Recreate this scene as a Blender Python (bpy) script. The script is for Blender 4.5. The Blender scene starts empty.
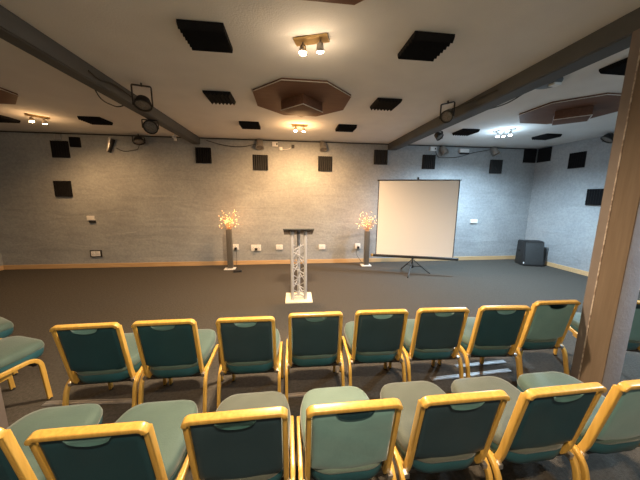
import bpy, bmesh, math, random
from mathutils import Vector, Matrix, Euler
C = bpy.context.scene.collection
PI = math.pi
R = math.radians
random.seed(7)

# ------------------------------------------------------------ materials
def new_mat(name):
    m = bpy.data.materials.new(name); m.use_nodes = True
    return m, m.node_tree.nodes, m.node_tree.links, m.node_tree.nodes['Principled BSDF']

def mat(name, col, rough=.6, metal=0, emit=None, estr=0, noise=None, bump=None, spec=.5, sheen=0, coat=0):
    """noise=(scale, second colour, contrast); bump=(scale, strength)"""
    m, N, L, b = new_mat(name)
    b.inputs['Base Color'].default_value = (*col, 1)
    b.inputs['Roughness'].default_value = rough
    b.inputs['Metallic'].default_value = metal
    b.inputs['Specular IOR Level'].default_value = spec
    if sheen:
        b.inputs['Sheen Weight'].default_value = sheen
        b.inputs['Sheen Roughness'].default_value = .4
    if coat:
        b.inputs['Coat Weight'].default_value = coat
        b.inputs['Coat Roughness'].default_value = .15
    if emit:
        b.inputs['Emission Color'].default_value = (*emit, 1)
        b.inputs['Emission Strength'].default_value = estr
    tc = N.new('ShaderNodeTexCoord')
    if noise:
        n = N.new('ShaderNodeTexNoise'); n.inputs['Scale'].default_value = noise[0]
        n.inputs['Detail'].default_value = 6
        L.new(tc.outputs['Object'], n.inputs['Vector'])
        r = N.new('ShaderNodeValToRGB')
        r.color_ramp.elements[0].position = .5 - noise[2]; r.color_ramp.elements[1].position = .5 + noise[2]
        r.color_ramp.elements[0].color = (*noise[1], 1); r.color_ramp.elements[1].color = (*col, 1)
        L.new(n.outputs['Fac'], r.inputs['Fac']); L.new(r.outputs['Color'], b.inputs['Base Color'])
    if bump:
        n2 = N.new('ShaderNodeTexNoise'); n2.inputs['Scale'].default_value = bump[0]
        n2.inputs['Detail'].default_value = 4
        L.new(tc.outputs['Object'], n2.inputs['Vector'])
        bp = N.new('ShaderNodeBump'); bp.inputs['Strength'].default_value = bump[1]
        bp.inputs['Distance'].default_value = .01
        L.new(n2.outputs['Fac'], bp.inputs['Height']); L.new(bp.outputs['Normal'], b.inputs['Normal'])
    return m

def wood_mat(name, c1, c2, rough=.35, axis='Z', scale=9, coat=.3):
    m, N, L, b = new_mat(name)
    b.inputs['Specular IOR Level'].default_value = .5 if coat else .12
    b.inputs['Roughness'].default_value = rough
    b.inputs['Coat Weight'].default_value = coat; b.inputs['Coat Roughness'].default_value = .2
    tc = N.new('ShaderNodeTexCoord'); mp = N.new('ShaderNodeMapping')
    s = {'X': (1, 14, 14), 'Y': (14, 1, 14), 'Z': (14, 14, 1)}[axis]
    mp.inputs['Scale'].default_value = s
    n = N.new('ShaderNodeTexNoise'); n.inputs['Scale'].default_value = scale; n.inputs['Detail'].default_value = 8
    r = N.new('ShaderNodeValToRGB')
    r.color_ramp.elements[0].position = .3; r.color_ramp.elements[1].position = .7
    r.color_ramp.elements[0].color = (*c2, 1); r.color_ramp.elements[1].color = (*c1, 1)
    L.new(tc.outputs['Object'], mp.inputs['Vector']); L.new(mp.outputs['Vector'], n.inputs['Vector'])
    L.new(n.outputs['Fac'], r.inputs['Fac']); L.new(r.outputs['Color'], b.inputs['Base Color'])
    return m

def wall_mat():
    m, N, L, b = new_mat('blue grey wall fabric')
    b.inputs['Roughness'].default_value = .9
    b.inputs['Specular IOR Level'].default_value = .2
    tc = N.new('ShaderNodeTexCoord')
    big = N.new('ShaderNodeTexNoise'); big.inputs['Scale'].default_value = 1.3; big.inputs['Detail'].default_value = 5
    fine = N.new('ShaderNodeTexNoise'); fine.inputs['Scale'].default_value = 22; fine.inputs['Detail'].default_value = 7; fine.inputs['Roughness'].default_value = .7
    L.new(tc.outputs['Object'], big.inputs['Vector']); L.new(tc.outputs['Object'], fine.inputs['Vector'])
    r1 = N.new('ShaderNodeValToRGB')
    r1.color_ramp.elements[0].position = .3; r1.color_ramp.elements[1].position = .7
    r1.color_ramp.elements[0].color = (.28, .295, .305, 1); r1.color_ramp.elements[1].color = (.36, .38, .39, 1)
    r2 = N.new('ShaderNodeValToRGB')
    r2.color_ramp.elements[0].position = .35; r2.color_ramp.elements[1].position = .65
    r2.color_ramp.elements[0].color = (.86, .86, .86, 1); r2.color_ramp.elements[1].color = (1.08, 1.08, 1.08, 1)
    L.new(big.outputs['Fac'], r1.inputs['Fac']); L.new(fine.outputs['Fac'], r2.inputs['Fac'])
    mx = N.new('ShaderNodeMixRGB'); mx.blend_type = 'MULTIPLY'; mx.inputs['Fac'].default_value = 1
    L.new(r1.outputs['Color'], mx.inputs['Color1']); L.new(r2.outputs['Color'], mx.inputs['Color2'])
    L.new(mx.outputs['Color'], b.inputs['Base Color'])
    # loose cloth: faint diagonal wrinkles plus a coarse nap
    mp = N.new('ShaderNodeMapping'); mp.inputs['Rotation'].default_value = (0, R(-35), 0); mp.inputs['Scale'].default_value = (.5, 1, 2.2)
    wr = N.new('ShaderNodeTexNoise'); wr.inputs['Scale'].default_value = 1.5; wr.inputs['Detail'].default_value = 3; wr.inputs['Distortion'].default_value = .8
    L.new(tc.outputs['Object'], mp.inputs['Vector']); L.new(mp.outputs['Vector'], wr.inputs['Vector'])
    b1 = N.new('ShaderNodeBump'); b1.inputs['Strength'].default_value = .45; b1.inputs['Distance'].default_value = .06
    L.new(wr.outputs['Fac'], b1.inputs['Height'])
    b2 = N.new('ShaderNodeBump'); b2.inputs['Strength'].default_value = .3; b2.inputs['Distance'].default_value = .012
    L.new(fine.outputs['Fac'], b2.inputs['Height']); L.new(b1.outputs['Normal'], b2.inputs['Normal'])
    L.new(b2.outputs['Normal'], b.inputs['Normal'])
    return m

M = {}
M['wall'] = wall_mat()
M['ceiling'] = mat('ceiling paint', (.68, .67, .65), .95, noise=(3, (.61, .60, .585), .3), bump=(70, .25), spec=.1)
M['carpet'] = mat('dark grey carpet', (.094, .086, .074), .97, noise=(45, (.055, .050, .043), .22), bump=(220, .8), spec=.15)
M['baseboard'] = wood_mat('pale pine', (.62, .42, .22), (.50, .32, .16), .5, 'X', 3, .1)
M['beech'] = wood_mat('varnished beech', (.57, .365, .085), (.44, .26, .050), .33, 'Z', 5, .35)
M['vinyl'] = mat('dark teal vinyl', (.013, .056, .074), .38, noise=(6, (.010, .042, .058), .3), spec=.5)
M['vinyl2'] = mat('greyed teal vinyl', (.023, .052, .070), .38, noise=(6, (.016, .040, .054), .3), spec=.5)
M['light_vinyl'] = mat('pale teal fabric', (.150, .290, .290), .6, noise=(8, (.105, .235, .24), .3), bump=(12, .25), sheen=.2)
M['base_vinyl'] = mat('blue teal vinyl', (.022, .095, .122), .4, noise=(6, (.016, .07, .09), .3))
M['fabric'] = mat('sage teal velour', (.064, .112, .098), .75, noise=(9, (.044, .080, .070), .3), sheen=.35, bump=(160, .15))
M['fabric2'] = mat('faded sage velour', (.088, .105, .088), .8, noise=(9, (.062, .077, .064), .3), sheen=.35, bump=(160, .15))
M['fabric3'] = mat('pale mint velour', (.135, .205, .175), .75, noise=(9, (.105, .165, .142), .3), sheen=.35, bump=(160, .15))
M['grip'] = mat('painted scoop reflection', (.13, .26, .26), .35, noise=(9, (.10, .21, .21), .3))  # pale tone paints in the light reflected by the hand scoop
M['grip_shade'] = mat('painted scoop shade', (.012, .05, .07), .5, noise=(9, (.01, .04, .055), .3))  # dark tone paints in the shade of the hollow on pale backs
M['foam'] = mat('black acoustic foam', (.010, .010, .011), .95, bump=(120, .4), spec=.15)
M['grey_foam'] = mat('charcoal acoustic foam', (.030, .031, .032), .95, bump=(120, .4), spec=.15)
M['board'] = wood_mat('brown stained board', (.155, .080, .050), (.120, .058, .036), .6, 'X', 3, 0)
M['tile_edge'] = mat('cream edging', (.62, .56, .50), .6, noise=(20, (.5, .45, .4), .2))
M['beam'] = mat('grey beam paint', (.078, .082, .084), .75, noise=(4, (.060, .064, .066), .3), bump=(40, .2))
M['post_wood'] = wood_mat('brown post face', (.150, .116, .086), (.124, .094, .068), .55, 'Z', 3, 0)
M['post_paint'] = mat('lilac grey paint', (.40, .385, .41), .8, noise=(7, (.32, .305, .33), .3), bump=(50, .3))
M['post_dark'] = mat('brown grey paint', (.17, .145, .130), .7, noise=(7, (.13, .11, .10), .3))
M['chip'] = mat('chipped pale edge', (.42, .37, .32), .7, noise=(30, (.20, .15, .12), .1))
M['black'] = mat('black metal', (.010, .010, .011), .45, noise=(20, (.014, .014, .014), .3))
M['black_plastic'] = mat('black plastic', (.008, .008, .009), .55, noise=(20, (.02, .02, .02), .3))
M['grille'] = mat('speaker grille', (.040, .044, .046), .7, noise=(140, (.02, .022, .023), .05))
M['alu'] = mat('brushed aluminium', (.70, .70, .71), .35, 1, noise=(30, (.6, .6, .61), .3))
M['alu_paint'] = mat('silver tube', (.47, .47, .48), .4, .3, noise=(30, (.5, .5, .52), .3))
M['silver'] = mat('silver spot housing', (.42, .40, .37), .35, .7, noise=(25, (.35, .33, .31), .3))
M['white'] = mat('white plastic', (.75, .75, .74), .45, noise=(15, (.7, .7, .69), .3))
M['screen'] = mat('matt white screen', (.86, .86, .85), .85, noise=(2, (.84, .84, .83), .3), spec=.2)
M['strip'] = mat('worn aluminium strip', (.34, .34, .345), .55, .7, noise=(30, (.24, .24, .245), .3))
M['detector'] = mat('dark grey plastic', (.10, .105, .11), .5, noise=(10, (.08, .085, .09), .3))
M['ivory'] = mat('cream base plate', (.80, .77, .60), .5, noise=(10, (.75, .72, .55), .3))
M['smoke'] = mat('smoked acrylic', (.030, .024, .020), .22, noise=(5, (.022, .018, .015), .3))
M['vase'] = mat('dark grey glazed column', (.115, .105, .090), .35, noise=(12, (.085, .078, .068), .3))
M['twig'] = mat('pale twig', (.50, .32, .17), .7, noise=(40, (.40, .24, .12), .3))
M['glow'] = mat('warm fairy bulb', (1, .6, .3), .4, emit=(1, .50, .16), estr=7, noise=(9, (1, .55, .25), .3))
M['bulb'] = mat('warm halogen bulb', (1, .8, .5), .4, emit=(1, .72, .38), estr=70, noise=(9, (1, .8, .5), .3))
M['led'] = mat('cool led', (.9, .95, 1), .4, emit=(.80, .92, 1), estr=40, noise=(9, (.9, .95, 1), .3))
M['lens'] = mat('frosted lamp lens', (.20, .18, .16), .25, noise=(60, (.14, .125, .11), .1), spec=.6)
M['brass'] = mat('brass', (.55, .38, .16), .3, .8, noise=(20, (.45, .3, .12), .3))
M['rubber'] = mat('black rubber', (.012, .012, .012), .8, noise=(20, (.018, .018, .018), .3))
M['cable'] = mat('black cable', (.012, .012, .012), .6, noise=(20, (.018, .018, .018), .3))
M['leaning'] = mat('slate grey board', (.095, .105, .110), .7, noise=(6, (.08, .088, .094), .3))

# ------------------------------------------------------------ mesh helpers
def finish(name, bm, m, parent=None, smooth=35):
    me = bpy.data.meshes.new(name)
    bmesh.ops.recalc_face_normals(bm, faces=bm.faces)
    bm.to_mesh(me); bm.free()
    if smooth:
        for p in me.polygons: p.use_smooth = True
        me.set_sharp_from_angle(angle=R(smooth))
    me.materials.append(m)
    o = bpy.data.objects.new(name, me); C.objects.link(o)
    if parent is not None: o.parent = parent
    return o

def box(bm, lo, hi, bev=0, mtx=None):
    r = bmesh.ops.create_cube(bm, size=1)
    vs = r['verts']
    s = [hi[i]-lo[i] for i in range(3)]; c = [(hi[i]+lo[i])/2 for i in range(3)]
    for v in vs: v.co = Vector((v.co.x*s[0]+c[0], v.co.y*s[1]+c[1], v.co.z*s[2]+c[2]))
    if bev:
        es = list({e for v in vs for e in v.link_edges})
        g = bmesh.ops.bevel(bm, geom=es, offset=bev, segments=2, affect='EDGES', profile=.6)
        vs = list({v for f in g['faces'] for v in f.verts} | {v for v in vs if v.is_valid})
    if mtx is not None:
        for v in vs: v.co = mtx @ v.co
    return vs

def fillet(pts, rad, n=6):
    pts = [Vector(p) for p in pts]; out = [pts[0]]
    for i in range(1, len(pts)-1):
        p, a, b = pts[i], pts[i-1], pts[i+1]
        r = rad[i-1] if isinstance(rad, (list, tuple)) else rad
        da, db = (a-p), (b-p)
        t = min(r, da.length*.49, db.length*.49)
        s, e = p+da.normalized()*t, p+db.normalized()*t
        for k in range(n+1):
            u = k/n
            out.append(s*(1-u)**2 + p*2*u*(1-u) + e*u*u)
    out.append(pts[-1]); return out

def sweep(bm, path, side, w, d, n=16, k=.35):
    """rounded-rectangle section swept along path; side = fixed axis of width w, d across it"""
    side = Vector(side).normalized(); path = [Vector(p) for p in path]
    prof = []
    for i in range(n):
        a = 2*PI*(i+.5)/n; c, s = math.cos(a), math.sin(a)
        prof.append((math.copysign(abs(c)**k, c)*w/2, math.copysign(abs(s)**k, s)*d/2))
    rings = []
    for i, p in enumerate(path):
        t = (path[min(i+1, len(path)-1)] - path[max(i-1, 0)]).normalized()
        nn = t.cross(side).normalized()
        rings.append([bm.verts.new(p + side*x + nn*y) for x, y in prof])
    for a, b in zip(rings, rings[1:]):
        for i in range(n): bm.faces.new((a[i], a[(i+1) % n], b[(i+1) % n], b[i]))
    bm.faces.new(rings[0]); bm.faces.new(rings[-1])

def tube(bm, path, r, n=10, r2=None):
    path = [Vector(p) for p in path]; rings = []
    t0 = (path[1]-path[0]).normalized()
    u = t0.orthogonal().normalized()
    for i, p in enumerate(path):
        t = (path[min(i+1, len(path)-1)] - path[max(i-1, 0)]).normalized()
        u = (u - t*u.dot(t)).normalized(); v = t.cross(u)
        f = i/(len(path)-1); rr = r if r2 is None else r*(1-f)+r2*f
        rings.append([bm.verts.new(p + (u*math.cos(2*PI*k/n) + v*math.sin(2*PI*k/n))*rr) for k in range(n)])
    for a, b in zip(rings, rings[1:]):
        for i in range(n): bm.faces.new((a[i], a[(i+1) % n], b[(i+1) % n], b[i]))
    bm.faces.new(rings[0]); bm.faces.new(rings[-1])

def lathe(bm, prof, n=24, mtx=None):
    rings = []
    for r, z in prof:
        rings.append([bm.verts.new((r*math.cos(2*PI*k/n), r*math.sin(2*PI*k/n), z)) for k in range(n)])
    for a, b in zip(rings, rings[1:]):
        for i in range(n): bm.faces.new((a[i], a[(i+1) % n], b[(i+1) % n], b[i]))
    bm.faces.new(rings[0]); bm.faces.new(rings[-1])
    if mtx is not None:
        for ring in rings:
            for v in ring: v.co = mtx @ v.co

def prism(bm, pts, z0, z1):
    a = [bm.verts.new((x, y, z0)) for x, y in pts]; b = [bm.verts.new((x, y, z1)) for x, y in pts]
    n = len(pts)
    for i in range(n): bm.faces.new((a[i], a[(i+1) % n], b[(i+1) % n], b[i]))
    bm.faces.new(a); bm.faces.new(b)

def B(): return bmesh.new()

def tag(o, label, cat, group=None):
    o['label'] = label; o['category'] = cat
    if group: o['group'] = group
    return o

def thing(name, label, cat, loc=(0, 0, 0), rot=(0, 0, 0), group=None):
    o = bpy.data.objects.new(name, None); o.empty_display_size = .1
    C.objects.link(o); o.location = loc; o.rotation_euler = rot
    return tag(o, label, cat, group)

def struct(name, bm, m, smooth=0):
    o = finish(name, bm, m, None, smooth); o['kind'] = 'structure'; return o

def dup(root, loc, rot, label, group=None, scale=None):
    r = root.copy(); C.objects.link(r); r.location = loc; r.rotation_euler = rot; r['label'] = label
    if group: r['group'] = group
    for ch in list(root.children):
        c = ch.copy(); C.objects.link(c); c.parent = r
        for g in ch.children:
            d = g.copy(); C.objects.link(d); d.parent = c
    return r

# ------------------------------------------------------------ room
XL, XR, YB, YF, H = -6.37, 6.47, 6.39, -2.6, 2.96
b = B(); box(b, (XL-.1, YF, -.12), (XR+.1, YB+.1, 0)); struct('floor', b, M['carpet'])
b = B(); box(b, (XL-.1, YF, H), (XR+.1, YB+.1, H+.12)); struct('ceiling', b, M['ceiling'])
b = B(); box(b, (XL, YB, 0), (XR, YB+.1, H)); struct('wall_back', b, M['wall'])
b = B(); box(b, (XL-.1, YF, 0), (XL, YB+.1, H)); struct('wall_left', b, M['wall'])
b = B(); box(b, (XR, YF, 0), (XR+.1, YB+.1, H)); struct('wall_right', b, M['wall'])
b = B(); box(b, (XL+.02, YB-.02, 0), (XR-.02, YB, .10), .004); struct('baseboard_back', b, M['baseboard'])
b = B(); box(b, (XL, YF, 0), (XL+.02, YB, .10), .004); struct('baseboard_left', b, M['baseboard'])
b = B(); box(b, (XR-.02, YF, 0), (XR, YB, .10), .004); struct('baseboard_right', b, M['baseboard'])

# beams
def beam(x0, x1, z, label):
    t = thing('ceiling_beam', label, 'beam', ((x0+x1)/2, YF, z))
    w = (x1-x0)/2
    b = B(); box(b, (-w, 0, 0), (w, YB-YF, H-z), .006); finish('beam_casing', b, M['beam'], t, 30)
    b = B(); box(b, (-w+.02, .02, -.006), (w-.02, YB-YF-.02, 0)); finish('underside_board', b, M['beam'], t, 0)
    return t
beam(-2.15, -1.99, 2.812, 'long grey painted ceiling beam on the left running to the back wall')
beam(2.40, 2.62, 2.812, 'long grey painted ceiling beam on the right joining the brown post')

# posts
def pillar(x0, x1, y0, y1, top, label, flip):
    t = thing('pillar', label, 'pillar', ((x0+x1)/2, (y0+y1)/2, 0))
    w, d = (x1-x0)/2, (y1-y0)/2
    s = 1 if flip else -1                      # side that faces the middle of the hall
    b = B(); box(b, (-w+.006, -d, 0), (w-.006, d-.065, top), .003); finish('painted_core', b, M['post_paint'], t, 30)
    b = B()
    lo, hi = (s*w, s*(w-.006))
    box(b, (min(lo, hi), -d+.003, 0), (max(lo, hi), d-.065, top)); finish('brown_side_face', b, M['post_wood'], t, 0)
    b = B(); box(b, (-w, d-.065, 0), (w, d, top), .004); finish('rear_flange', b, M['post_dark'], t, 30)
    b = B(); box(b, (min(s*(w+.004), s*(w-.004)), d-.071, 0), (max(s*(w+.004), s*(w-.004)), d-.063, top)); finish('pale_edge_strip', b, M['chip'], t, 0)
    return t
pillar(2.380, 2.545, 1.53, 1.75, 2.806, 'brown and lilac grey square post rising between the chair rows on the right', False)
pillar(-2.03, -1.885, 1.53, 1.74, 2.806, 'lilac grey post at the left picture edge beside the nearest left chair', True)

# ------------------------------------------------------------ chair
def seat_outline():
    pts = [(-.195, .05), (.195, .05), (.215, .40), (.175, .535), (-.175, .535), (-.215, .40)]
    P = [Vector((x, y, 0)) for x, y in pts]; rad = [.11, .11, .20, .09, .09, .20]
    out = []
    n = len(P)
    for i in range(n):
        p, a, c = P[i], P[i-1], P[(i+1) % n]
        da, dc = a-p, c-p
        r = min(rad[i], da.length*.49, dc.length*.49)
        s, e = p+da.normalized()*r, p+dc.normalized()*r
        for k in range(7):
            u = k/6; out.append(s*(1-u)**2 + p*2*u*(1-u) + e*u*u)
    # push front edge out a little
    for q in out:
        if q.y < .16: q.y += .025 - .020*(1-(q.x/.19)**2)
        if q.y > .45: q.y += .018*(1-(q.x/.2)**2)
    return out

def seat_bm():
    bm = B(); O = seat_outline(); c = Vector((0, .29, 0)); rings = []
    prof = [(.97, .425), (.992, .428), (1.0, .437), (.995, .448), (.97, .468), (.92, .480), (.80, .487), (.55, .492), (.25, .494)]
    for s, z in prof:
        ring = []
        for q in O:
            p = c + (q-c)*s
            dz = .012*max(0, min(1, (p.y-.25)/.25)) - .010*max(0, (p.y-.46)/.09)
            dip = -.010*math.exp(-((p.x/.12)**2+((p.y-.22)/.12)**2)) if z > .475 else 0
            ring.append(bm.verts.new((p.x, p.y, z+dz+dip)))
        rings.append(ring)
    n = len(O)
    for a, d in zip(rings, rings[1:]):
        for i in range(n): bm.faces.new((a[i], a[(i+1) % n], d[(i+1) % n], d[i]))
    bm.faces.new(rings[0])
    cv = bm.verts.new((0, .29, .494))
    for i in range(n): bm.faces.new((rings[-1][i], rings[-1][(i+1) % n], cv))
    return bm

def backpt(x, z, off):
    """point in the reclined back: y leans from .095 at z=.42 to .0 at z=.83; off = forward of the frame plane"""
    y = .012 + (.83-z)/.41*.072
    return (x, y+off, z)

def back_pad(zlo, zhi, off, th, crescent, bulge, wr=0):
    """pad with rounded edges; curved lower edge; crescent = dip in its top edge"""
    bm = B(); nx, nz = 28, 16; W = .172
    def grid(o, sgn):
        g = []
        for j in range(nz+1):
            row = []
            for i in range(nx+1):
                u = -1+2*i/nx; v = j/nz
                x = u*W
                lo = zlo - .036*(1-u*u) ; hi = zhi + .004*math.cos(u*3)
                if crescent: hi -= .040*max(0, 1-(u/.46)**2)
                z = lo+(hi-lo)*v
                e = min(1, (1-abs(u))/.10) ; f = min(1, min(v, 1-v)/.12)
                edge = math.sqrt(max(0, 1-(1-e)**2))*math.sqrt(max(0, 1-(1-f)**2))
                w = wr*math.sin(14*x+9*z)*math.sin(31*z+3*x)
                p = backpt(x, z, o + sgn*(th/2*edge + bulge*(1-u*u)*math.sin(PI*v)) + w*edge)
                row.append(bm.verts.new(p))
            g.append(row)
        return g
    A, Bk = grid(off, 1), grid(off-.001, -1)
    for g in (A, Bk):
        for j in range(nz):
            for i in range(nx): bm.faces.new((g[j][i], g[j][i+1], g[j+1][i+1], g[j+1][i]))
    def strip(a, c):
        for i in range(len(a)-1): bm.faces.new((a[i], a[i+1], c[i+1], c[i]))
    strip(A[0], Bk[0]); strip(A[-1], Bk[-1])
    strip([r[0] for r in A], [r[0] for r in Bk]); strip([r[-1] for r in A], [r[-1] for r in Bk])
    return bm

def seat_base_bm():
    bm = B(); O = seat_outline(); c = Vector((0, .29, 0)); rings = []
    for s, z in [(.78, .345), (.88, .347), (.94, .358), (.975, .385), (.99, .42), (.975, .432)]:
        rings.append([bm.verts.new((c.x+(q.x-c.x)*s, c.y+(q.y-c.y)*s, z + .012*max(0, min(1, (q.y-.25)/.25)))) for q in O])
    n = len(O)
    for a, d in zip(rings, rings[1:]):
        for i in range(n): bm.faces.new((a[i], a[(i+1) % n], d[(i+1) % n], d[i]))
    bm.faces.new(rings[0]); bm.faces.new(rings[-1])
    return bm

def back_frame_bm():
    bm = B(); w = .188
    pts = [(-w, .30, .340), (-w, .115, .338), (-w, .088, .42), (-w, .012, .820)]
    top = []
    for k in range(13):
        u = -1+2*k/12
        top.append((u*w, .012, .832 + .005*math.cos(u*PI*1.15)))
    path = fillet([pts[0], pts[1], pts[2], (-w, .0123, .820), (w, .0123, .820), pts[2][:0] or (w, .088, .42), (w, .115, .338), (w, .30, .340)], [.05, .02, .024, .024, .02, .05], 7)
    # one bent strip: the section turns with the path, depth towards the sitter
    prof = []; n = 16; k = .35; wd, dp = .023, .035
    rings = []
    for i, p in enumerate(path):
        t = (path[min(i+1, len(path)-1)] - path[max(i-1, 0)]).normalized()
        # in-frame normal lies in the frame plane across the path
        if abs(p.x) < w-.0005 or p.z > .60:
            fwd = Vector((0, .985, .175))
        else:
            fwd = Vector((1, 0, 0)).cross(t); fwd = fwd if fwd.y+fwd.z > 0 else -fwd
        nrm = t.cross(fwd).normalized(); fwd = nrm.cross(t).normalized()
        if fwd.dot(Vector((0, 1, .6))) < 0: fwd = -fwd; nrm = -nrm
        wave = .010*math.cos(p.x/w*PI)*(1 if p.z > .80 else 0)
        rr = []
        for q in range(n):
            a = 2*PI*(q+.5)/n; c, s = math.cos(a), math.sin(a)
            rr.append(bm.verts.new(p + Vector((0, wave, wave*.3)) + nrm*(math.copysign(abs(c)**k, c)*wd/2) + fwd*(math.copysign(abs(s)**k, s)*dp/2)))
        rings.append(rr)
    for a, d in zip(rings, rings[1:]):
        # match start vertex to avoid twist
        best = min(range(n), key=lambda s: sum((a[i].co-d[(i+s) % n].co).length for i in range(0, n, 4)))
        flip = min(range(n), key=lambda s: sum((a[i].co-d[(s-i) % n].co).length for i in range(0, n, 4)))
        c1 = sum((a[i].co-d[(i+best) % n].co).length for i in range(n)); c2 = sum((a[i].co-d[(flip-i) % n].co).length for i in range(n))
        dd = [d[(i+best) % n] for i in range(n)] if c1 <= c2 else [d[(flip-i) % n] for i in range(n)]
        d[:] = dd
        for i in range(n): bm.faces.new((a[i], a[(i+1) % n], d[(i+1) % n], d[i]))
    bm.faces.new(rings[0]); bm.faces.new(rings[-1])
    return bm

def leg_frame_bm(s):
    bm = B(); x = s*.218
    path = fillet([(x, .475, .012), (x, .455, .392), (x, .075, .375), (x, -.015, .012)], [.09, .09], 9)
    sweep(bm, path, (1, 0, 0), .023, .031)
    return bm

def make_chair(label, shell, fab):
    t = thing('banquet_chair', label, 'chair')
    finish('seat', seat_bm(), M[fab], t, 60)
    finish('seat_base', seat_base_bm(), M['base_vinyl'], t, 60)
    finish('back_frame', back_frame_bm(), M['beech'], t, 50)
    finish('back_cushion', back_pad(.490, .803, .016, .020, False, .010), M[fab], t, 60)
    finish('back_shell', back_pad(.472, .803, -.010, .014, True, -.006 if shell != 'light_vinyl' else .004, .0015 if shell == 'light_vinyl' else 0), M[shell], t, 60)
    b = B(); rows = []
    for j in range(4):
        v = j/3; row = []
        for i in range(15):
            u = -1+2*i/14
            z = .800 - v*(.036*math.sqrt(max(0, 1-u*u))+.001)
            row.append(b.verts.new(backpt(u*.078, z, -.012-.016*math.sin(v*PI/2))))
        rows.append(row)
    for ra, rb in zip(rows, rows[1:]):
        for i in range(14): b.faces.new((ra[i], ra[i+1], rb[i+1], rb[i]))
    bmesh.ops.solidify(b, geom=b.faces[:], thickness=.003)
    finish('grip_scoop', b, M['grip_shade'] if shell == 'light_vinyl' else M['grip'], t, 60)  # scoop colour carries its reflection; on pale backs, its shade
    for s in (-1, 1):
        lf = finish('leg_frame', leg_frame_bm(s), M['beech'], t, 50)
        for y in (.4755, -.0155):
            b = B(); lathe(b, [(.013, 0), (.016, .003), (.016, .014), (.012, .018)], 12, Matrix.Translation((s*.218, y, 0)))
            finish('foot_cap', b, M['rubber'], lf, 40)
        b = B(); box(b, (s*.200-.012, .070, .345), (s*.200+.012, .100, .372), .003); 
        finish('link_bracket', b, M['alu'], t, 40)
    for y in (.12, .43):
        b = B(); box(b, (-.206, y-.012, .326), (.206, y+.012, .348), .003)
        finish('seat_crossbar', b, M['black'], t, 40)
    return t

protos = {}
def chair(x, y, yaw, shell, fab, label, group):
    k = (shell, fab)
    if k not in protos:
        t = make_chair(label, shell, fab); protos[k] = t
        t.location = (x, y, 0); t.rotation_euler = (0, 0, R(yaw)); t['group'] = group
        return t
    return dup(protos[k], (x, y, 0), (0, 0, R(yaw)), label, group)

G1, G2, G3 = 'chairs in the front row facing the screen', 'chairs in the nearest row', 'chairs past the left post'
FR = [(-1.320, 1.72, 1, 'vinyl', 'fabric', 'leftmost whole chair of the front row, dark teal back in yellow wood frame'),
      (-.845, 1.725, 0, 'vinyl', 'fabric', 'teal chair of the front row, second whole one from the left end'),
      (-.31, 1.715, -1, 'vinyl2', 'fabric', 'teal chair of the front row directly left of the lectern base'),
      (.18, 1.745, -1, 'vinyl2', 'fabric', 'teal chair of the front row directly below the truss lectern'),
      (.675, 1.74, -2, 'vinyl2', 'fabric', 'teal chair of the front row, next right from the one below the lectern'),
      (1.155, 1.73, -3, 'vinyl2', 'fabric', 'teal chair of the front row below the projection screen tripod'),
      (1.66, 1.72, -4, 'vinyl', 'fabric', 'dark teal chair of the front row, left neighbour of the pale-backed one'),
      (2.180, 1.775, -1, 'light_vinyl', 'fabric', 'pale teal backed chair of the front row touching the brown post'),
      (2.84, 1.72, -22, 'light_vinyl', 'fabric', 'chair of the front row half hidden to the right of the brown post')]
for x, y, a, s, f, l in FR: chair(x, y, a, s, f, l, G1)
NR = [(-1.225, 0.913, 2, 'vinyl', 'fabric', 'chair cut off at the bottom left picture corner, only its frame showing'),
      (-.722, 0.889, 0, 'vinyl', 'fabric', 'leftmost large dark teal chair of the nearest row with sage seat'),
      (-.215, 0.903, .5, 'vinyl2', 'fabric2', 'charcoal teal chair of the nearest row left of the pale-backed one'),
      (.256, 0.898, 0, 'light_vinyl', 'fabric3', 'pale mint chair with light wrinkled back in the middle of the nearest row'),
      (.735, .895, 0, 'vinyl2', 'fabric2', 'dark chair of the nearest row just right of the pale mint one'),
      (1.212, .890, 1, 'vinyl', 'fabric2', 'dark teal chair of the nearest row with a worn stained seat in front of it'),
      (1.685, .888, 1, 'light_vinyl', 'fabric', 'chair of the nearest row cut off at the right picture edge')]
for x, y, a, s, f, l in NR: chair(x, y, a, s, f, l, G2)
for x, y, a, l in [(-2.335, 1.755, -20, 'chair behind the left post with only its sage seat and front legs in view'),
                   (-2.98, 2.19, -31, 'far left chair with just a corner of its seat in view')]:
    chair(x, y, a, 'vinyl', 'fabric', l, G3)

# floor bars
def bar(x0, y0, x1, y1, w, label):
    L = math.hypot(x1-x0, y1-y0)
    b = B(); box(b, (-L/2, -w/2, 0), (L/2, w/2, .006), .002)
    for k in range(2): box(b, (-L/2+.002, -w/4+k*w/2-.003, .006), (L/2-.002, -w/4+k*w/2+.003, .009))
    o = finish('floor_bar', b, M['strip'], None, 30); o.location = ((x0+x1)/2, (y0+y1)/2, 0); o.rotation_euler = (0, 0, math.atan2(y1-y0, x1-x0))
    tag(o, label, 'metal strip', 'flat metal strips on the carpet under the front row')
bar(-1.97, 2.075, -1.28, 2.03, .05, 'flat silver strip on carpet under the leftmost front row chair')
bar(-.10, 1.955, .43, 1.955, .045, 'flat metal strip on carpet under the chair below the lectern')
bar(1.28, 2.02, 2.12, 2.06, .045, 'longer silver strip on carpet nearer of two under right front row chairs')
bar(1.62, 2.17, 2.18, 2.19, .045, 'shorter silver strip on carpet farther of two under right front row chairs')

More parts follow.
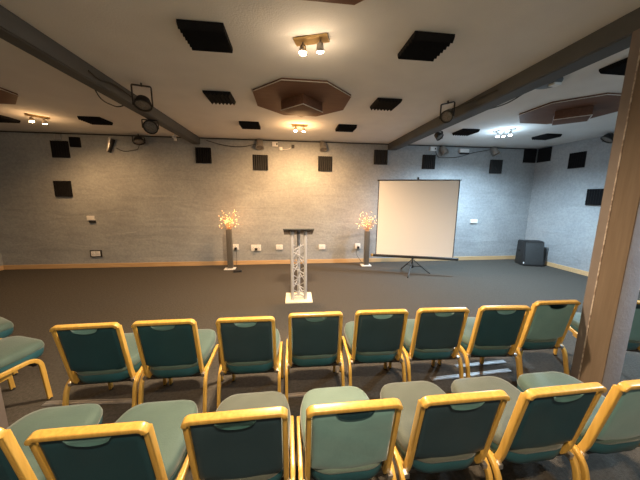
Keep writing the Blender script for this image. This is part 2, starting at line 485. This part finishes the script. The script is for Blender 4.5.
# ------------------------------------------------------------ lectern
t = thing('truss_lectern', 'silver truss lectern with dark sloping top standing in front of the back wall', 'lectern', (.135, 4.1, 0), (0, 0, R(-1)))
b = B(); box(b, (-.215, -.215, 0), (.215, .215, .018), .004); finish('base_plate', b, M['ivory'], t, 30)
ch = [(-.105, -.09), (.105, -.09), (0, .10)]
def top_z(y): return 1.175 - (y+.20)*.33
for x, y in ch:
    b = B(); tube(b, [(x, y, .018), (x, y, top_z(y)-.012)], .026, 16); finish('upright_tube', b, M['alu_paint'], t, 40)
for i in range(3):
    a, c = ch[i], ch[(i+1) % 3]
    b = B(); z = .06; k = 0; st = .125
    while z+st < 1.0:
        p, q = (a, c) if k % 2 == 0 else (c, a)
        tube(b, [(p[0], p[1], z), (q[0], q[1], z+st)], .0085, 8)
        z += st; k += 1
    tube(b, [(a[0], a[1], .045), (c[0], c[1], .045)], .0085, 8)
    finish('lattice_brace', b, M['alu_paint'], t, 40)
b = B(); sl = Matrix.Translation((0, .0, top_z(0))) @ Matrix.Rotation(-math.atan(.33), 4, 'X')
box(b, (-.235, -.21, -.008), (.235, .21, .006), .002, sl); finish('sloping_top', b, M['smoke'], t, 30)
b = B(); box(b, (-.235, .195, .006), (.235, .21, .035), .002, sl); finish('book_ledge', b, M['smoke'], t, 30)
b = B(); box(b, (-.237, -.214, -.009), (.237, -.209, .007), 0, sl); finish('front_edge_strip', b, M['grille'], t, 30)

# ------------------------------------------------------------ projection screen
t = thing('projection_screen', 'white tripod projection screen standing to the right of the lectern', 'projection screen', (2.665, 5.25, 0), (0, 0, R(-18)))
W = .805
b = B(); box(b, (-W, -.004, .41), (W, -.001, 2.015))
for s in (-1, 1): pass
sc = finish('screen_fabric', b, M['screen'], t, 0)
for s in (-1, 1):
    b = B(); box(b, (s*W-.016*(s > 0), -.0055, .41), (s*W+.016*(s < 0), -.004, 2.015)); finish('black_side_border', b, M['black_plastic'], sc, 0)
b = B(); tube(b, [(-.86, 0, .385), (.86, 0, .385)], .030, 16); rc = finish('roller_case', b, M['black'], t, 40)
for s in (-1, 1):
    b = B(); lathe(b, [(.018, 0), (.034, .004), (.034, .05), (.02, .058)], 16, Matrix.Translation((s*.855, 0, .385)) @ Matrix.Rotation(s*PI/2, 4, 'Y'))
    finish('end_cap', b, M['brass'] if s < 0 else M['black_plastic'], rc, 40)
b = B(); tube(b, [(-.83, 0, 2.025), (.83, 0, 2.025)], .014, 12); finish('top_bar', b, M['black'], t, 40)
b = B(); tube(b, [(0, .055, .16), (0, .055, 2.07)], .013, 12); po = finish('pole', b, M['black'], t, 40)
b = B(); box(b, (-.015, .0, 2.02), (.015, .068, 2.085), .004); finish('hook', b, M['black_plastic'], po, 40)
b = B(); lathe(b, [(.024, .13), (.030, .14), (.030, .20), (.022, .21)], 16, Matrix.Translation((0, .055, 0))); finish('collar', b, M['black_plastic'], po, 40)
b = B(); lathe(b, [(.020, .33), (.026, .335), (.026, .37), (.02, .375)], 16, Matrix.Translation((0, .055, 0))); finish('upper_collar', b, M['black_plastic'], po, 40)
for a in (-109, 6, 118):
    dx, dy = math.cos(R(a)), math.sin(R(a))
    b = B(); tube(b, [(.02*dx, .055+.02*dy, .310), (.38*dx, .055+.38*dy, .012)], .011, 8); lg = finish('leg', b, M['black'], t, 40)
    b = B(); tube(b, [(.02*dx, .055+.02*dy, .17), (.22*dx, .055+.22*dy, .160)], .009, 8); finish('leg_brace', b, M['black'], lg, 40)
    b = B(); lathe(b, [(.010, 0), (.014, .002), (.014, .022), (.009, .03)], 10, Matrix.Translation((.385*dx, .055+.385*dy, 0))); finish('rubber_foot', b, M['rubber'], lg, 40)

# ------------------------------------------------------------ fairy light trees
def light_tree(x, y, label, zt, cx, cz, rx, rz, seed):
    rnd = random.Random(seed)
    t = thing('light_up_branch_vase', label, 'lamp', (x, y, 0))
    b = B(); box(b, (-.13, -.10, 0), (.11, .09, .025), .008); finish('foot_plate', b, M['white'], t, 30)
    b = B(); box(b, (-.058, -.05, .025), (.058, .05, zt), .006)
    finish('column_vase', b, M['vase'], t, 30)
    b = B(); ends = []
    for i in range(32):
        a = rnd.uniform(0, 2*PI); r = math.sqrt(rnd.uniform(.4, 1))
        el = rnd.uniform(-.75, 1)
        k = math.sqrt(1-el*el) if abs(el) < 1 else 0
        e = Vector((cx + rx*r*k*math.cos(a), .55*rx*r*k*math.sin(a), cz + rz*el*r))
        s = Vector((rnd.uniform(-.03, .03), rnd.uniform(-.03, .03), zt-.02))
        m = s*.5+e*.5 + Vector((rnd.uniform(-.03, .03), rnd.uniform(-.03, .03), .05+rnd.uniform(0, .05)))
        path = [s*(1-u)**2+m*2*u*(1-u)+e*u*u for u in [q/7 for q in range(8)]]
        tube(b, path, .0035, 5, .0015); ends.append(e)
        for q in (3, 5):
            off = Vector((rnd.uniform(-1, 1), rnd.uniform(-1, 1), rnd.uniform(-.6, 1)))*.10
            tube(b, [path[q], path[q]+off*.6, path[q]+off], .002, 4, .0012); ends.append(path[q]+off)
    finish('twig_spray', b, M['twig'], t, 60)
    rnd.shuffle(ends); first = None
    for e in ends[:64]:
        if first is None:
            b = B(); bmesh.ops.create_icosphere(b, subdivisions=2, radius=.0052)
            first = finish('fairy_bulb', b, M['glow'], t, 60); first.location = e
        else:
            o = first.copy(); C.objects.link(o); o.parent = t; o.location = e
    return t
light_tree(-1.37, 6.0, 'dark column vase of glowing fairy light twigs left of the lectern', .93, .04, 1.14, .33, .27, 3)
light_tree(1.86, 6.05, 'dark column vase of glowing fairy light twigs beside the screen', .86, -.05, 1.10, .32, .27, 5)
for (x, z, e) in [(-1.33, 1.12, 5), (1.80, 1.10, 4)]:
    l = bpy.data.lights.new('fairy_glow', 'POINT'); l.energy = e*1.3; l.color = (1, .45, .17); l.shadow_soft_size = .12
    o = bpy.data.objects.new('fairy_glow', l); C.objects.link(o); o.location = (x, 5.97, z)
b = B(); box(b, (-.09, -.06, 0), (.09, .06, .045), .008); o = finish('power_adaptor', b, M['black_plastic'], None, 30); o.location = (-1.17, 5.76, 0); o.rotation_euler = (0, 0, .2)
tag(o, 'small black box on carpet at the foot of the left light vase', 'adaptor')

# ------------------------------------------------------------ floor speaker
t = thing('floor_speaker', 'black wedge loudspeaker on the carpet in the right back corner', 'speaker', (6.07, 5.80, 0), (0, 0, R(-20)))
b = B()
pr = [(-.20, 0), (.20, 0), (.16, .62), (-.10, .62)]
vs0 = [b.verts.new((-.235, y, z)) for y, z in pr]; vs1 = [b.verts.new((.235, y, z)) for y, z in pr]
for i in range(4): b.faces.new((vs0[i], vs0[(i+1) % 4], vs1[(i+1) % 4], vs1[i]))
b.faces.new(vs0); b.faces.new(vs1)
bmesh.ops.bevel(b, geom=list(b.edges), offset=.018, segments=3, affect='EDGES')
cab = finish('cabinet', b, M['black_plastic'], t, 40)
b = B(); sl = Matrix.Translation((0, -.203, .0)) @ Matrix.Rotation(-math.atan(.10/.62), 4, 'X')
box(b, (-.175, -.010, .045), (.215, .004, .585), .006, sl); finish('grille', b, M['grille'], t, 40)
b = B(); box(b, (-.215, -.004, .06), (-.19, .004, .10), .002, sl); finish('badge', b, M['white'], t, 30)
b = B(); box(b, (-.238, -.03, .33), (-.232, .10, .38), .002); finish('side_handle', b, M['rubber'], t, 30)
b = B(); box(b, (-.015, -.17, 0), (.015, .15, .46), .004)
o = finish('leaning_board', b, M['leaning'], None, 30); o.location = (6.40, 5.86, 0.002); o.rotation_euler = (0, R(8), 0)
tag(o, 'slate grey board leaning on the right wall behind the floor loudspeaker', 'board')

# ------------------------------------------------------------ foam panels
def foam_bm(s=.34, th=.055, n=7):
    bm = B(); pr = [(-s/2, 0), (s/2, 0), (s/2, .02)]
    st = s/n
    for k in range(n):
        x = s/2 - k*st
        pr += [(x-st/2, th), (x-st, .028)]
    pr = pr[:-1] + [(-s/2, .02)]
    a = [bm.verts.new((x, -s/2, z)) for x, z in pr]; c = [bm.verts.new((x, s/2, z)) for x, z in pr]
    m = len(pr)
    for i in range(m): bm.faces.new((a[i], a[(i+1) % m], c[(i+1) % m], c[i]))
    bm.faces.new(a); bm.faces.new(c)
    return bm
foam0 = None
def foam(loc, nrm, turn, label, m='foam', group=None, s=1):
    """nrm: which way the ridges face: 'down', 'front' (-Y), 'left' (-X)"""
    global foam0
    base = {'down': Matrix.Rotation(PI, 4, 'X'), 'front': Matrix.Rotation(PI/2, 4, 'X'), 'left': Matrix.Rotation(-PI/2, 4, 'Y')}[nrm]
    Rm = base @ Matrix.Rotation(R(turn), 4, 'Z')
    if foam0 is None: foam0 = {}
    if m not in foam0:
        o = finish('acoustic_foam_panel', foam_bm(), M[m], None, 0); foam0[m] = o
    else:
        o = foam0[m].copy(); C.objects.link(o)
    o.location = loc; o.rotation_euler = Rm.to_euler(); o.scale = (s, s, 1)
    tag(o, label, 'foam panel', group or {'down': 'black foam panels on the ceiling', 'front': 'black foam panels on the back wall', 'left': 'black foam panels on the right wall'}[nrm])
Z = H
for x, y, tn, l in [(-.66, 2.37, 90, 'large looking black foam panel on the ceiling nearest the camera, left of the twin lamp'),
    (-.90, 3.72, 0, 'saw-edged black foam panel on the ceiling left of the middle octagonal board'),
    (-.70, 5.02, 90, 'small looking black foam panel on the ceiling between left beam and far lamp pair'),
    (1.17, 2.27, 90, 'ridged black foam panel on the ceiling nearest the camera, right of the twin lamp'),
    (1.34, 3.65, 0, 'saw-edged black foam panel on the ceiling right of the middle octagonal board'),
    (1.06, 4.95, 90, 'small looking black foam panel on the ceiling between far lamp pair and right beam'),
    (-3.34, 5.12, 90, 'black foam panel on the ceiling left of the left beam'),
    (-4.92, 5.22, 90, 'black foam panel on the ceiling at the far left picture edge'),
    (5.32, 5.0, 0, 'black foam panel on the ceiling right of the cool white lamp'),
    (3.44, 4.90, 0, 'black foam panel on the ceiling between right beam and cool white lamp'),
    (3.30, 2.36, 90, 'black foam panel on the ceiling beside the top of the brown post')]:
    foam((x, y+(.09 if y != 2.36 else 0), Z), 'down', tn, l)
for x, z, l, m in [(-4.92, 1.79, 'lone foam panel low on the left part of the back wall', 'foam'),
    (-4.86, 2.62, 'foam panel high on the back wall at far left under the ceiling', 'foam'),
    (-1.935, 2.57, 'black foam panel on the back wall below the end of the left beam', 'foam'),
    (-.665, 2.445, 'dark foam panel on the back wall under the silver spotlight left of the lectern', 'grey_foam'),
    (.855, 2.45, 'dark foam panel on the back wall under the silver spotlight right of the lectern', 'grey_foam'),
    (2.23, 2.635, 'black foam panel on the back wall below the end of the right beam', 'grey_foam'),
    (3.48, 2.555, 'black foam panel on the back wall above the projection screen', 'grey_foam'),
    (5.33, 2.48, 'foam panel on the back wall right of the screen, lone and lower', 'grey_foam'),
    (6.26, 2.77, 'foam panel tucked in the back right corner under the ceiling', 'foam')]:
    foam((x, YB, z), 'front', 0, l, m)
foam((-4.55, YB, 2.775), 'front', 0, 'smaller dark foam panel tucked under the ceiling at far left', 'foam', s=.6)
foam((XR, 6.16, 2.77), 'left', 90, 'black foam panel on the right wall meeting the back corner under the ceiling')
foam((XR, 5.36, 2.53), 'left', 90, 'upper black foam panel on the right wall')
foam((XR, 4.87, 1.71), 'left', 90, 'lower black foam panel on the right wall beside the post')

# ------------------------------------------------------------ octagonal boards
def octagon(x, y, label):
    t = thing('octagonal_ceiling_board', label, 'ceiling board', (x, y, H), (0, 0, 0), 'brown octagonal boards on the ceiling')
    r = .62/math.cos(PI/8)
    P = lambda rr: [(rr*math.cos(PI/8+k*PI/4), rr*math.sin(PI/8+k*PI/4)) for k in range(8)]
    b = B(); prism(b, P(r), -.028, 0); finish('board', b, M['board'], t, 0)
    b = B(); q, o_ = P(r+.006), P(r-.001)
    for k in range(8):
        a0, a1, c0, c1 = q[k], q[(k+1) % 8], o_[k], o_[(k+1) % 8]
        vs = [b.verts.new((*v, z)) for z in (-.027, -.019) for v in (a0, a1, c1, c0)]
        for f in ((0, 1, 2, 3), (4, 5, 6, 7), (0, 1, 5, 4), (1, 2, 6, 5), (2, 3, 7, 6), (3, 0, 4, 7)): b.faces.new([vs[i] for i in f])
    finish('edge_trim', b, M['tile_edge'], t, 0)
    mt = Matrix.Rotation(PI/4, 4, 'Z')
    b = B(); box(b, (-.2, -.2, -.145), (.2, .2, -.028), .003, mt); bx = finish('square_box', b, M['board'], t, 30)
    b = B()
    box(b, (-.204, -.204, -.152), (-.196, .204, -.144), 0, mt)
    box(b, (-.196, -.204, -.152), (.204, -.196, -.144), 0, mt)
    finish('box_edge_trim', b, M['tile_edge'], bx, 0)
octagon(.18, 3.78, 'brown octagonal board with square box on the ceiling above the lectern')
octagon(4.17, 3.64, 'brown octagonal board with square box on the ceiling near the brown post')
octagon(-4.15, 3.84, 'brown octagonal board cut off at the left picture edge')
octagon(.19, 1.32, 'brown octagonal board cut off at the top picture edge')

# ------------------------------------------------------------ ceiling lamps
def lampobj(name, loc, energy, col, size=.03, spot=None, aim=None):
    l = bpy.data.lights.new(name, 'SPOT' if spot else 'POINT'); l.energy = energy; l.color = col; l.shadow_soft_size = size
    o = bpy.data.objects.new(name, l); C.objects.link(o); o.location = loc
    if spot:
        l.spot_size = R(spot); l.spot_blend = .8
        o.rotation_euler = (Vector(aim)-Vector(loc)).to_track_quat('-Z', 'Y').to_euler()
    return o
WARM = (1, .73, .47); COOL = (.60, .82, 1)
def twin_spot(x, y, rz, label, energy, m='bulb', col=WARM, n=2, aim=(0, 0, -1), dx=.075, cone=165, glow=.06):
    t = thing('ceiling_spotlight', label, 'ceiling lamp', (x, y, H), (0, 0, R(rz)), 'ceiling lamps')
    b = B(); box(b, (-dx-.07, -.05, -.022), (dx+.07, .05, 0), .005); finish('mounting_plate', b, M['brass'] if m == 'bulb' else M['white'], t, 30)
    Rz = Matrix.Rotation(R(rz), 4, 'Z')
    for i in range(n):
        px = -dx + 2*dx*i/(n-1)
        mt = Matrix.Translation((px, 0, -.085)) @ Matrix.Rotation(R(14 if i % 2 else -10), 4, 'X')
        b = B(); tube(b, [(px, 0, -.022), (px, 0, -.055)], .008, 8)
        lathe(b, [(.016, .045), (.026, .035), (.034, -.01), (.036, -.022), (.032, -.022), (.030, -.01)], 16, mt); hd = finish('lamp_head', b, M['silver'], t, 40)
        b = B(); lathe(b, [(.006, -.034), (.020, -.031), (.029, -.023), (.029, -.012)], 16, mt); finish('bulb', b, M[m], hd, 60)
        w = Vector((x, y, H)) + Rz @ Vector((px, 0, -.155))
        lampobj('bulb_light', w, energy/n, col, .04, cone, w + Vector(aim))
        if glow: lampobj('bulb_glow', w + Vector((0, 0, -.05)), energy*glow/n, col, .04)
    return t
DEEP = (1, .56, .24)
twin_spot(.195, 2.40, -20, 'lit warm twin spotlight on the ceiling nearest the camera', 480, aim=(0, .1, -1), glow=.008)
twin_spot(.195, 5.04, 0, 'small lit warm twin spotlight on the ceiling just before the back wall', 260, col=DEEP, aim=(0, .35, -1), glow=.05)
twin_spot(-4.18, 5.13, 45, 'lit warm twin spotlight on the ceiling at far left', 85, col=DEEP, aim=(.2, .1, -1), glow=.05)
twin_spot(4.12, 4.82, -45, 'lit cool white triple spotlight on the ceiling at far right', 520, 'led', COOL, 3, dx=.10, glow=.02)
twin_spot(.20, -.30, 0, 'added unseen warm twin spotlight on the ceiling above and behind the camera', 200, glow=.12)  # lamp added out of view to brighten the chair backs
twin_spot(4.3, 1.0, 0, 'added unseen cool white ceiling spotlight to the right, behind the brown post', 260, 'led', COOL, 3)  # unseen cool fill lamp, added to lift chair backs and right side
twin_spot(-4.2, 1.0, 0, 'added unseen warm ceiling spotlight to the left, beyond the left beam', 32, glow=.04)  # weak fill lamp added outside the view on the left

# ------------------------------------------------------------ stage lamps (par cans)
def par(name, loc, aim, label, r=.085, ln=.13, body='black', yoke=True, up=.17, emit=None, cat='stage lamp', group='stage lamps', stem=0):
    """can at loc pointing along aim, hung by a U yoke from a point above"""
    t = thing(name, label, cat, loc, (0, 0, 0), group)
    q = Vector(aim).normalized().to_track_quat('Z', 'Y').to_matrix().to_4x4()
    b = B(); lathe(b, [(r*.45, -ln), (r*.8, -ln*.85), (r*.95, -ln*.4), (r, 0), (r*1.08, 0), (r*1.08, .015), (r*.9, .015), (r*.88, .0)], 24, q); finish('can', b, M[body], t, 40)
    b = B(); lathe(b, [(r*.2, .009), (r*.6, .006), (r*.88, .002), (r*.88, -.004)], 24, q); finish('lens', b, M['lens'], t, 60)
    if yoke:
        ax = Vector(aim).cross(Vector((0, 0, 1))).normalized()
        z = Vector((0, 0, 1))
        pts = [ax*(r*1.12)+z*-.02, ax*(r*1.12)+z*up, -ax*(r*1.12)+z*up, -ax*(r*1.12)+z*-.02]
        b = B(); sweep(b, fillet(pts, .015, 3), Vector(aim).cross(ax).cross(ax) if False else (Vector((aim[0], aim[1], 0)).normalized()), .032, .014, 8); finish('yoke', b, M['black'], t, 40)
        b = B(); tube(b, [(0, 0, up-.01), (0, 0, stem)], .010, 8); finish('hanger', b, M['black'], t, 40)
    else:
        b = B(); tube(b, [(0, .03, .06), (0, .11, .10)], .010, 8)
        box(b, (-.03, .10, .06), (.03, .12, .13), .003); finish('bracket', b, M['silver'], t, 40)
    return t
par('stage_lamp', (-1.72, 3.52, 2.72), (.12, -.45, -.88), 'black stage lamp in a square yoke hung beside the left beam', .088, .09, up=.21, stem=.24)
par('stage_lamp', (-2.12, 4.50, 2.70), (.25, -.85, -.45), 'round black stage lamp under the far side of the left beam', .095, .08, up=.10, stem=.12)
par('stage_lamp', (2.15, 3.55, 2.76), (-.65, -.55, -.5), 'black stage lamp with round pale lens hung beside the right beam', .078, .15, up=.17, stem=.20)
par('stage_lamp', (2.68, 4.60, 2.74), (.35, -.6, -.7), 'small black stage lamp just past the right beam', .065, .10, up=.10, stem=.22)
par('stage_lamp', (-3.20, 6.23, 2.80), (.3, -.35, -.9), 'black round stage lamp high on the back wall left of the left beam', .10, .08, up=.10, stem=.16)
par('stage_lamp', (6.24, 4.68, 2.83), (-.55, .25, -.8), 'black stage lamp under the ceiling on the right wall beside the post', .10, .10, up=.09, stem=.11)
for x, z, a, l in [(-.665, 2.83, (.0, -.45, -.89), 'silver spotlight on the back wall top left of the lectern'),
                (.80, 2.83, (.08, -.45, -.89), 'silver spotlight on the back wall top right of the lectern'),
                (3.84, 2.82, (.3, -.45, -.8), 'silver spotlight on the back wall top above the screen'),
                (5.22, 2.84, (.3, -.45, -.8), 'silver spotlight on the back wall top at the right end')]:
    par('wall_spotlight', (x, 6.27, z-.06), a, l, .085, .20, 'silver', False, cat='spotlight', group='silver spotlights along the top of the back wall')

# small wall boxes
def wbox(name, x, z, w, h, d, m, label, cat, extra=None):
    t = thing(name, label, cat, (x, YB, z))
    b = B(); box(b, (-w/2, -d, -h/2), (w/2, 0, h/2), .006); finish('housing', b, M[m], t, 30)
    if extra: extra(t)
    return t
def black_port(t):
    b = B(); box(b, (.03, -.062, -.02), (.06, -.055, .02), .002); finish('port', b, M['black_plastic'], t, 30)
wbox('junction_box', -.325, 2.86, .13, .10, .055, 'white', 'white junction box under the ceiling right of the left silver spotlight', 'junction box', black_port)
wbox('junction_box', 3.56, 2.87, .16, .10, .055, 'white', 'white junction box under the ceiling left of the silver spotlight above the screen', 'junction box', black_port)
def em(t):
    b = B(); box(b, (-.10, -.10, -.075), (.12, -.03, -.05), .004); finish('lamp_lens', b, M['black_plastic'], t, 30)
wbox('emergency_light', 4.37, 2.84, .24, .09, .09, 'white', 'white emergency light on the back wall above the screen corner', 'emergency light', em)
wbox('motion_sensor', -.19, 2.76, .07, .07, .06, 'white', 'small white sensor on the back wall joined by a thin white cable', 'sensor')
wbox('motion_sensor', .09, 2.82, .07, .07, .07, 'black_plastic', 'small black sensor on the back wall at the end of the thin white cable', 'sensor')
wbox('mounting_bracket', -4.86, 2.87, .12, .10, .05, 'alu', 'small silver bracket above the far left foam panel', 'bracket')
t = thing('strip_lamp', 'silver and black tilted lamp high on the left part of the back wall', 'lamp', (-3.83, 6.33, 2.73))
b = B(); box(b, (-.05, -.03, -.15), (.0, .03, .15), .008, Matrix.Rotation(R(14), 4, 'Y')); finish('reflector', b, M['alu'], t, 30)
b = B(); box(b, (.0, -.035, -.16), (.03, .055, .14), .006, Matrix.Rotation(R(22), 4, 'Y')); finish('housing', b, M['black'], t, 30)
t = thing('wall_clamp', 'small white clamp hanging at the far end of the left beam', 'clamp', (-2.30, 5.8, 2.86))
b = B(); tube(b, [(0, 0, .10), (0, 0, -.03)], .012, 8); finish('stem', b, M['white'], t, 40)
b = B(); box(b, (-.035, -.025, -.05), (.03, .025, -.005), .005); box(b, (-.01, -.02, -.10), (.035, .02, -.05), .005); finish('jaw', b, M['white'], t, 30)
t = thing('smoke_detector', 'round grey ceiling detector with white label beside the right beam', 'detector', (2.88, 2.83, H), (0, 0, 0))
b = B(); lathe(b, [(.125, 0), (.13, -.02), (.12, -.045), (.09, -.055), (.01, -.055)], 28); finish('disc', b, M['detector'], t, 50)
b = B(); box(b, (-.02, -.10, -.075), (.07, -.03, -.052), .003); finish('white_tag', b, M['white'], t, 30)

# sockets
def socket(x, z, w, h, m, label, gang=1, plug=False, box2=None, d=.035):
    t = thing('wall_socket', label, 'socket', (x, YB, z), group='sockets and plates on the back wall')
    if box2:
        b = B(); box(b, (-w/2-.02, -.028, -h/2-.02), (w/2+.02, 0, h/2+.02), .004); finish('back_box', b, M[box2], t, 30)
    for g in range(gang):
        gw = w/gang
        b = B(); box(b, (-w/2+g*gw+.003, -d, -h/2), (-w/2+(g+1)*gw-.003, -.0, h/2), .005); pl = finish('face_plate', b, M[m], t, 30)
        b = B(); cx = -w/2+(g+.5)*gw
        for dx_, dz in ((0, .015), (-.018, -.018), (.018, -.018)): box(b, (cx+dx_-.004, -d-.001, dz-.006), (cx+dx_+.004, -d, dz+.006))
        finish('pin_holes', b, M['black_plastic'], pl, 0)
    if plug:
        b = B(); box(b, (.0-.025, -d-.045, -.055), (.035, -d-.0015, .0), .008); finish('plug', b, M['black_plastic'], t, 30)
    return t
t = thing('wall_switch', 'white plate with black lower half, upper fitting on the left back wall', 'switch', (-4.43, YB, 1.12), group='sockets and plates on the back wall')
b = B(); box(b, (-.09, -.03, -.02), (.06, 0, .08), .005); finish('face_plate', b, M['white'], t, 30)
b = B(); box(b, (-.05, -.035, -.075), (.08, 0, -.022), .005); finish('black_plate', b, M['black_plastic'], t, 30)
socket(-4.43, .335, .20, .12, 'white', 'dark framed double socket low on the left back wall', 2, False, 'black_plastic', .034)
socket(-1.31, .445, .14, .14, 'white', 'white socket with black plug beside the left light vase', 1, True)
socket(-.83, .42, .24, .15, 'white', 'white double socket with a black plug left of the lectern', 2, True)
socket(-.265, .43, .17, .12, 'white', 'plain white socket nearest the lectern on its left', 1)
socket(.80, .42, .17, .12, 'white', 'plain white socket right of the lectern', 1)
socket(1.72, .43, .14, .13, 'white', 'white socket with black plug beside the right light vase', 1, True)
socket(4.87, 1.06, .20, .10, 'white', 'white socket halfway up the wall right of the screen', 1)

# cables
def cable(pts, label, r=.006, m='cable', fil=.08, name='cable'):
    b = B(); tube(b, fillet(pts, fil, 5), r, 6); o = finish(name, b, M[m], None, 60)
    tag(o, label, 'cable'); return o
cable([(-1.30, 6.34, .42), (-1.28, 6.30, .2), (-1.27, 6.15, .03), (-1.20, 5.84, .012)], 'black lead from the plug down to the box by the left light vase', .005)
cable([(1.73, 6.33, .42), (1.66, 6.34, .25), (1.80, 6.2, .03), (1.84, 6.16, .012)], 'black lead from the plug to the right light vase', .005)
cable([(-1.85, 6.365, 2.90), (-1.5, 6.365, 2.80), (-1.1, 6.365, 2.77), (-.75, 6.365, 2.85)], 'black cable sagging under the ceiling left of the left silver spotlight', .008, fil=.3)
cable([(3.62, 6.36, 2.84), (3.7, 6.365, 2.66), (4.25, 6.365, 2.68), (4.6, 6.365, 2.80), (5.15, 6.365, 2.90)], 'black cable looping along the wall top above the screen', .007, fil=.3)
cable([(-.15, 6.36, 2.75), (-.10, 6.36, 2.745), (.0, 6.365, 2.765), (.05, 6.365, 2.80)], 'thin white cable between the two small wall sensors', .006, 'white', .05)
cable([(-3.75, 6.365, 2.68), (-3.6, 6.365, 2.60), (-3.3, 6.365, 2.66), (-3.25, 6.33, 2.74)], 'thin dark cable between the two lamps on the left back wall', .006, fil=.15)
cable([(-1.94, 3.86, 2.86), (-1.965, 3.4, 2.90), (-1.965, 3.2, 2.84), (-1.965, 3.05, 2.87)], 'black cable running along the left beam to the stage lamp', .008, fil=.15)
cable([(-2.16, 4.0, 2.86), (-2.22, 3.9, 2.79), (-2.22, 3.6, 2.77), (-2.16, 3.4, 2.84)], 'black cable drooping below the left beam', .007, fil=.15)
cable([(2.34, 3.78, 2.93), (2.37, 3.3, 2.90), (2.37, 2.95, 2.88)], 'black cable clipped to the right beam beside the round lens lamp', .008, fil=.1)
cable([(2.64, 3.4, 2.83), (2.66, 3.1, 2.80), (2.66, 2.8, 2.86), (2.64, 2.3, 2.84)], 'black cable sagging on the far side of the right beam', .007, fil=.15)
cable([(2.42, 1.75, 2.80), (2.52, 1.79, 2.79), (2.63, 1.76, 2.82)], 'short black cable wrapped at the head of the brown post', .010, fil=.05)
b = B(); tube(b, [(XL+.05, 6.375, 2.945), (XR-.05, 6.375, 2.945)], .011, 8); o = finish('cable', b, M['cable'], None, 60); tag(o, 'straight black cable along the whole top edge of the back wall', 'cable')

# ------------------------------------------------------------ world, camera
w = bpy.data.worlds.new('World'); bpy.context.scene.world = w; w.use_nodes = True
bg = w.node_tree.nodes['Background']; bg.inputs['Color'].default_value = (1, .92, .82, 1); bg.inputs['Strength'].default_value = .17

cd = bpy.data.cameras.new('camera'); co = bpy.data.objects.new('camera', cd); C.objects.link(co)
cd.sensor_width = 36; cd.lens = 258.98/640*36; cd.clip_start = .02
ro = .0086
f, pi_, ya = 258.98, .1625, -.1166
F = Vector((-math.sin(ya)*math.cos(pi_), math.cos(ya)*math.cos(pi_), -math.sin(pi_)))
Rt = Vector((math.cos(ya), math.sin(ya), 0)); U = Rt.cross(F)
R2 = Rt*math.cos(ro)+U*math.sin(ro); U2 = U*math.cos(ro)-Rt*math.sin(ro)
mw = Matrix(((R2.x, U2.x, -F.x, 0), (R2.y, U2.y, -F.y, 0), (R2.z, U2.z, -F.z, 1.65), (0, 0, 0, 1)))
co.matrix_world = mw
bpy.context.scene.camera = co
vs = bpy.context.scene.view_settings
vs.view_transform = 'Standard'; vs.look = 'None'; vs.gamma = 1; vs.use_curve_mapping = False; vs.exposure = .62
